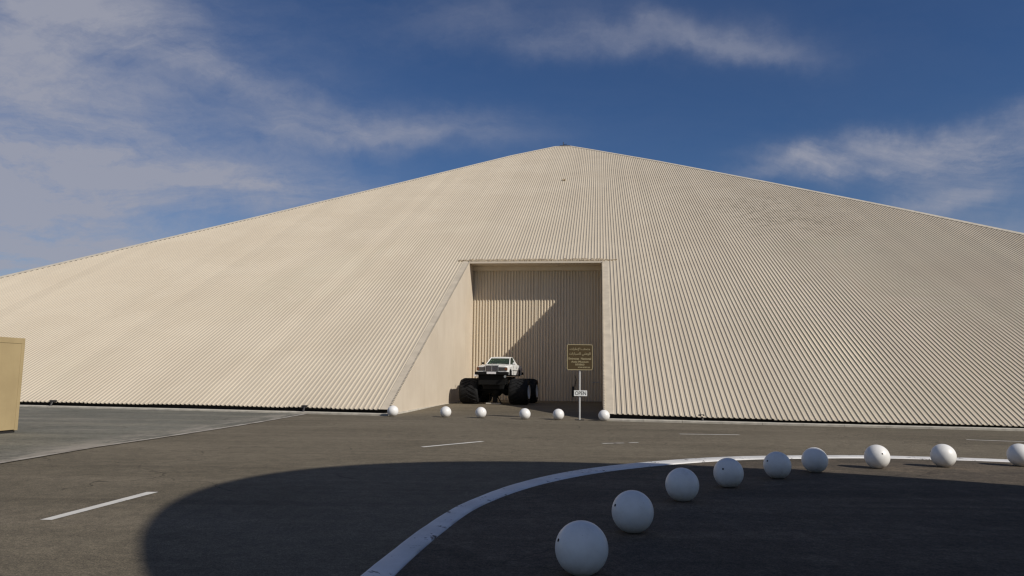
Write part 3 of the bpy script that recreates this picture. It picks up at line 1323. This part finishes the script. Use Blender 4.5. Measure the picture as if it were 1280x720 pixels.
pane('windscreen', [(-0.67, -0.735, GB + 0.015), (0.67, -0.735, GB + 0.015), (0.55, -0.03, GT - 0.075), (-0.55, -0.03, GT - 0.075)], (0, -1, 0))
pane('rear_window', [(0.66, 1.60, GB + 0.02), (-0.66, 1.60, GB + 0.02), (-0.55, 1.0, GT - 0.085), (0.55, 1.0, GT - 0.085)], (0, 1, 0))
# interior
box('dashboard', (-0.66, -0.66, 2.26), (0.66, -0.34, 2.37), M_SEAT, T, 0.03)
for s in (-1, 1):
    bm = bmesh.new()
    add_box(bm, (s * 0.34 - 0.24, 0.26, 2.10), (s * 0.34 + 0.24, 0.40, 2.50), 0.05)
    add_box(bm, (s * 0.34 - 0.13, 0.28, 2.50), (s * 0.34 + 0.13, 0.37, 2.62), 0.03)
    bm_obj('seat', bm, M_SEAT, T)
bm = bmesh.new()
bmesh.ops.create_cone(bm, cap_ends=False, segments=20, radius1=0.17, radius2=0.17, depth=0.025, matrix=Matrix.Translation((0.34, -0.25, 2.42)) @ Matrix.Rotation(math.radians(65), 4, 'X'))
bm_obj('steering_wheel', bm, M_BLACK, T)
box('rear_mirror', (-0.10, -0.10, 2.60), (0.10, -0.07, 2.66), M_BLACK, T, 0.008)
# wipers
for x in (-0.45, 0.15):
    tube('wiper', (x, -0.77, GB + 0.01), (x + 0.42, -0.66, GB + 0.075), 0.009, M_BLACK, T, 6)
# bonnet shut lines
for s in (-1, 1):
    tube('bonnet_gap', (s * 0.70, -2.22, belt(-2.22) + 0.006), (s * 0.66, -0.80, belt(-0.8) + 0.010), 0.007, M_DARKSTEEL, T, 6)
# front end
FY = FR_Y
g = box('grille', (-0.36, FY - 0.05, 1.88), (0.36, FY + 0.05, 2.20), M_GRILLE, T, 0.02)
bm = bmesh.new()
for a, b in (((-0.385, FY - 0.06, 2.185), (0.385, FY + 0.05, 2.225)), ((-0.385, FY - 0.06, 1.865), (-0.355, FY + 0.02, 2.185)), ((0.355, FY - 0.06, 1.865), (0.385, FY + 0.02, 2.185)), ((-0.355, FY - 0.06, 1.865), (0.355, FY + 0.02, 1.885)), ((-0.015, FY - 0.062, 1.885), (0.015, FY - 0.02, 2.185))):
    add_box(bm, a, b, 0.004)
bm_obj('surround', bm, M_CHROME, g)
bm = bmesh.new()
for k in range(5):
    z = 1.925 + k * 0.052
    add_box(bm, (-0.352, FY - 0.056, z), (0.352, FY - 0.045, z + 0.006))
bm_obj('slats', bm, M_CHROME, g)
bm = bmesh.new()
add_tube(bm, (0, FY + 0.02, 2.21), (0, FY + 0.02, 2.27), 0.008, 8)
bmesh.ops.create_cone(bm, cap_ends=False, segments=16, radius1=0.04, radius2=0.04, depth=0.012, matrix=Matrix.Translation((0, FY + 0.02, 2.31)) @ Matrix.Rotation(math.radians(90), 4, 'X'))
for a in (90, 210, 330):
    t_ = math.radians(a)
    add_tube(bm, (0, FY + 0.02, 2.31), (0.038 * math.cos(t_), FY + 0.02, 2.31 + 0.038 * math.sin(t_)), 0.005, 6)
bm_obj('bonnet_emblem', bm, M_CHROME, T)
for s in (-1, 1):
    x0, x1 = sorted((s * 0.40, s * 0.87))
    hl = box('headlight', (x0, FY - 0.035, 1.93), (x1, FY + 0.06, 2.12), M_LAMP, T, 0.015)
    x0, x1 = sorted((s * 0.74, s * 0.885))
    box('indicator', (x0, FY - 0.043, 1.94), (x1, FY + 0.08, 2.10), M_ORANGE, hl, 0.012)
    x0, x1 = sorted((s * 0.385, s * 0.42))
    box('bezel', (x0, FY - 0.042, 1.925), (x1, FY + 0.02, 2.125), M_BLACK, hl, 0.006)
    o = tube('fog_lamp', (s * 0.80, FY - 0.20, 1.60), (s * 0.80, FY - 0.10, 1.60), 0.07, M_CHROME, T, 16)
bp = box('bumper', (-0.97, FY - 0.16, 1.68), (0.97, FY + 0.12, 1.86), M_BLACK, T, 0.05)
box('number_plate', (-0.27, FY - 0.178, 1.735), (0.27, FY - 0.163, 1.855), M_PLATE, T, 0.004)
tube('tow_lamp', (-0.93, FY - 0.14, 1.66), (-0.93, FY - 0.05, 1.66), 0.075, M_PLATE, T, 14)
box('rear_bumper', (-0.96, RR_Y - 0.12, 1.70), (0.96, RR_Y + 0.14, 1.87), M_BLACK, T, 0.05)
for s in (-1, 1):
    x0, x1 = sorted((s * 0.45, s * 0.87))
    box('tail_light', (x0, RR_Y - 0.05, 1.93), (x1, RR_Y + 0.03, 2.12), plain('red_lens', (0.30, 0.02, 0.02), 0.2) if s < 0 else bpy.data.materials['red_lens'], T, 0.01)
# chassis
for s in (-1, 1):
    box('chassis_rail', (s * 0.42 - 0.06, -2.2, 1.38), (s * 0.42 + 0.06, 2.2, 1.58), M_BLACK, T, 0.01)
for y in (-2.1, -0.7, 0.7, 2.1):
    box('cross_member', (-0.36, y - 0.06, 1.40), (0.36, y + 0.06, 1.56), M_BLACK, T, 0.01)
for y in (-WB / 2, WB / 2):
    bm = bmesh.new()
    add_tube(bm, (-1.0, y, 0.74), (1.0, y, 0.74), 0.13, 16)
    bmesh.ops.create_uvsphere(bm, u_segments=20, v_segments=12, radius=0.31, matrix=Matrix.Translation((0.12, y, 0.74)))
    bm_obj('axle', bm, M_BLACK, T, True)
    for s in (-1, 1):
        bm = bmesh.new()                # coil spring
        P_ = []
        for k in range(61):
            t_ = k / 60
            a = t_ * 2 * math.pi * 6
            P_.append(Vector((s * 0.62 + 0.085 * math.cos(a), y + 0.085 * math.sin(a), 0.82 + 0.62 * t_)))
        for a, b in zip(P_, P_[1:]):
            add_tube(bm, a, b, 0.016, 6)
        bm_obj('coil_spring', bm, M_BLACK, T)
        tube('damper', (s * 0.78, y - 0.12, 0.78), (s * 0.50, y - 0.12, 1.50), 0.035, M_BLACK, T, 10)
        tube('control_arm', (s * 0.45, y, 0.66), (s * 0.30, y + (1.25 if y < 0 else -1.25), 1.30), 0.035, M_BLACK, T, 10)
tube('steering_rod', (-0.95, -WB / 2 - 0.32, 0.80), (0.80, -WB / 2 - 0.32, 0.84), 0.028, M_BLACK, T, 10)
tube('steering_ram', (-0.05, -WB / 2 - 0.34, 1.22), (0.42, -WB / 2 - 0.34, 1.34), 0.030, M_GALV, T, 10)
box('transfer_shade_block', (-0.40, -0.5, 0.72), (0.42, 0.55, 1.45), M_BLACK, T, 0.06)  # bulked out in black to stand for shade under the car
box('sump_shade_block', (-0.60, -2.0, 0.86), (0.62, -0.9, 1.52), M_BLACK, T, 0.06)  # oversized dark mass filling the shaded space between the tyres
box('skid_shade_plate', (-0.80, -2.28, 1.12), (0.80, -2.18, 1.69), M_BLACK, T, 0.03)  # widened black plate, deepens the painted shade below the bumper
tube('drive_shaft', (0.12, -1.2, 0.8), (0.05, -0.25, 1.15), 0.045, M_BLACK, T, 10)
tube('drive_shaft', (0.12, 1.2, 0.8), (0.05, 0.3, 1.15), 0.045, M_BLACK, T, 10)
# stand under the front axle, with a pale plank below
bm = bmesh.new()
add_box(bm, (-0.10, -WB / 2 - 0.10, 0.10), (0.14, -WB / 2 + 0.10, 0.68), 0.01)
add_tube(bm, (-0.02, -WB / 2 - 0.02, 0.62), (-0.42, -WB / 2 - 0.05, 0.06), 0.035, 8)
add_tube(bm, (0.06, -WB / 2 - 0.02, 0.62), (0.40, -WB / 2 - 0.05, 0.06), 0.035, 8)
st = bm_obj('support_stand', bm, M_BLACK, T)
box('foot_plank', (-0.50, -WB / 2 - 0.14, 0.02), (0.36, -WB / 2 + 0.14, 0.085), M_CONC, st, 0.008)

# ------------------------------------------------------------------ brown sign with OPEN board
M_BROWN = plain('brown_sign_face', (0.062, 0.038, 0.009), 0.5, 0, 0.06, 3)
M_CREAMLET = plain('cream_lettering', (0.36, 0.30, 0.17), 0.5, 0, 0.02)
M_POLE = plain('pale_pole', (0.60, 0.59, 0.56), 0.45, 0.1, 0.06)
M_BOARD = plain('white_board', (0.72, 0.72, 0.68), 0.5, 0, 0.05)
M_INK = plain('black_lettering', (0.02, 0.02, 0.02), 0.5)
SX, SY = 2.796 * 0.965, 30.295 * 0.965
SZ = zg(SX, SY)
SG = thing('signpost', 'brown bilingual information sign on a pale pole with an OPEN board', 'sign', (SX, SY, SZ), -0.02)


def rounded_plate(name, cx, cz, w, h, r, y0, y1, mat, parent, hole=None):
    def outline(w, h, r):
        out = []
        for qx, qz, a0 in ((1, 1, 0), (-1, 1, 90), (-1, -1, 180), (1, -1, 270)):
            for k in range(6):
                a = math.radians(a0 + 18 * k)
                out.append((cx + qx * (w / 2 - r) + r * math.cos(a), cz + qz * (h / 2 - r) + r * math.sin(a)))
        return out
    bm = bmesh.new()
    o = outline(w, h, r)
    n = len(o)
    if hole:
        i = outline(w - 2 * hole, h - 2 * hole, max(0.005, r - hole))
        A = [bm.verts.new((x, y0, z)) for x, z in o]
        B_ = [bm.verts.new((x, y0, z)) for x, z in i]
        C_ = [bm.verts.new((x, y1, z)) for x, z in o]
        D_ = [bm.verts.new((x, y1, z)) for x, z in i]
        for k in range(n):
            j = (k + 1) % n
            bm.faces.new((A[k], A[j], B_[j], B_[k]))
            bm.faces.new((C_[k], D_[k], D_[j], C_[j]))
            bm.faces.new((A[k], C_[k], C_[j], A[j]))
            bm.faces.new((B_[k], B_[j], D_[j], D_[k]))
    else:
        A = [bm.verts.new((x, y0, z)) for x, z in o]
        C_ = [bm.verts.new((x, y1, z)) for x, z in o]
        bm.faces.new(A)
        bm.faces.new(C_[::-1])
        for k in range(n):
            j = (k + 1) % n
            bm.faces.new((A[k], C_[k], C_[j], A[j]))
    return bm_obj(name, bm, mat, parent)


def lettering(name, body, cx, cz, width, height, y, mat, parent, bold=0.0):
    cu = bpy.data.curves.new(name, 'FONT')
    cu.body = body
    cu.size = 1.0
    cu.align_x = 'LEFT'
    cu.extrude = 0.0
    cu.offset = bold
    tmp = bpy.data.objects.new('tmp', cu)
    COL.objects.link(tmp)
    dg = bpy.context.evaluated_depsgraph_get()
    me = bpy.data.meshes.new_from_object(tmp.evaluated_get(dg))
    bpy.data.objects.remove(tmp)
    bpy.data.curves.remove(cu)
    if len(me.vertices) == 0:
        return None
    xs = [v.co.x for v in me.vertices]
    zs = [v.co.y for v in me.vertices]
    x0, x1, z0, z1 = min(xs), max(xs), min(zs), max(zs)
    kx = width / (x1 - x0)
    kz = height / (z1 - z0)
    for v in me.vertices:
        v.co = Vector((cx + (v.co.x - (x0 + x1) / 2) * kx, y, cz + (v.co.y - (z0 + z1) / 2) * kz))
    me.name = name
    me.materials.clear()
    return link(name, me, mat, parent)


tube('pole', (0, 0, 0.0), (0, 0, 2.80), 0.032, M_POLE, SG, 16)
box('base_plate', (-0.17, -0.17, 0.0), (0.17, 0.17, 0.022), M_DARKSTEEL, SG, 0.004)
PC = 2.44
PWD, PHT = 1.0, 1.0
pn = rounded_plate('sign_panel', 0, PC, PWD, PHT, 0.06, -0.062, -0.042, M_BROWN, SG)
rounded_plate('border', 0, PC, PWD + 0.004, PHT + 0.004, 0.062, -0.070, -0.040, M_CREAMLET, pn, 0.026)
yl = -0.066
rtl = lambda s: s[::-1]
AR1 = '\uFEE3\uFE98\uFEA4\uFED2 \uFE8D\uFEF9\uFEE3\uFE8E\uFEAD\uFE8D\uFE95'
AR2 = '\uFE8D\uFEDF\uFEEE\uFEC3\uFEE8\uFEF2 \uFEDF\uFEE0\uFEB4\uFEF4\uFE8E\uFEAD\uFE8D\uFE95'
for body, x, z, w, h, b in ((rtl(AR1), 0.0, PC + 0.31, 0.80, 0.13, 0.012), (rtl(AR2), 0.0, PC + 0.12, 0.84, 0.15, 0.012),
                            ('Emirates  National', 0, PC - 0.055, 0.88, 0.085, 0.02), ('Auto Museum', 0.0, PC - 0.175, 0.68, 0.078, 0.02),
                            ('050860', 0.0, PC - 0.285, 0.36, 0.075, 0.02), ('www.enam.ae', 0.16, PC - 0.395, 0.48, 0.05, 0.015)):
    lettering('lettering', body, x, z, w, h, yl, M_CREAMLET, pn, b)
bd = box('open_board', (-0.225, -0.075, 0.93), (0.285, -0.05, 1.15), M_BOARD, SG, 0.004)
lettering('lettering', 'OPEN', 0.03, 1.04, 0.43, 0.145, -0.078, M_INK, bd, 0.006)
for z in (0.97, 1.11, 2.1, 2.75):
    box('clamp', (-0.055, -0.05, z - 0.015), (0.055, 0.045, z + 0.015), M_GALV, SG, 0.004)

# ------------------------------------------------------------------ mustard site cabin at the left edge


def mustard_mat():
    t = NT('mustard_painted_steel', 0.5, 0, 0.4)
    c = t.mix(t.ramp(t.noise(1.1, 5, 0.6), 0.3, 0.7), (0.375, 0.285, 0.15), (0.43, 0.33, 0.175))
    c = t.mix(t.mul(t.ramp(t.noise(2.0, 6, 0.7, stretch=(1, 1, 0.15)), 0.52, 0.8), 0.3), c, (0.28, 0.20, 0.09))
    t.color(c)
    return t.m


M_MUST = mustard_mat()
CX, CY = -12.92, 19.714
CB = thing('site_cabin', 'plain mustard yellow box cabin standing at the left edge', 'cabin', (CX, CY, 0.012), -TH)
CH, CL, CWD = 2.46, 6.0, 2.4
box('roof', (-CWD - 0.004, -CL - 0.004, CH - 0.145), (0.004, 0.004, CH), M_MUST, CB, 0.008)
for y in [i * 1.2 for i in range(5)]:
    box('wall_panel', (-0.05, -CL + y + 0.004 + (0.1 if y == 0 else 0), 0.08), (0.0, -CL + y + 1.196 - (0.1 if y > 4 else 0), CH - 0.15), M_MUST, CB, 0.004)
box('wall_panel', (-CWD + 0.1, -0.05, 0.08), (-0.1, -0.006, CH - 0.15), M_MUST, CB, 0.004)
box('wall_panel', (-CWD + 0.1, -CL + 0.006, 0.08), (-0.1, -CL + 0.05, CH - 0.15), M_MUST, CB, 0.004)
box('wall_panel', (-CWD + 0.0, -CL + 0.1, 0.08), (-CWD + 0.05, -0.1, CH - 0.15), M_MUST, CB, 0.004)
for sx in (0, 1):
    for sy in (0, 1):
        x0 = -CWD * sx
        y0 = -CL * sy
        xx = sorted((x0 + (0.006 if sx == 0 else -0.006), x0 + (-0.1 if sx == 0 else 0.1)))
        yy = sorted((y0 + (0.006 if sy == 0 else -0.006), y0 + (-0.1 if sy == 0 else 0.1)))
        box('corner_post', (xx[0], yy[0], 0.06), (xx[1], yy[1], CH - 0.145), M_MUST, CB, 0.006)
box('base_frame', (-CWD + 0.04, -CL + 0.04, 0.0), (-0.04, -0.04, 0.075), M_DARKSTEEL, CB)

# ------------------------------------------------------------------ globe monument behind the camera that throws the round shadow


def globe_mat():
    t = NT('painted_globe', 0.5, 0, 0.4)
    f = t.noise(0.22, 8, 0.62)
    c = t.mix(t.ramp(f, 0.52, 0.55), (0.10, 0.20, 0.34), (0.42, 0.34, 0.20))
    t.color(c)
    return t.m


GR, GZ = 6.22, 6.5
sc = Vector((5.33, 6.40))
off = GZ / math.tan(SUN_EL)
gx, gy = sc.x + math.sin(SUN_AZ) * off, sc.y + math.cos(SUN_AZ) * off
GM = thing('globe_monument', 'huge painted globe on a low concrete foot behind the camera', 'monument', (gx, gy, 0.0))
bm = bmesh.new()
bmesh.ops.create_uvsphere(bm, u_segments=72, v_segments=48, radius=GR, matrix=Matrix.Translation((0, 0, GZ)))
bm_obj('globe', bm, globe_mat(), GM, True)
lathe('foot', [(0.0, 0.0), (2.0, 0.0), (2.0, 0.25), (1.6, 0.45), (1.4, 0.6), (0, 0.6)], 48, M_CONC, GM, 'Z', False)
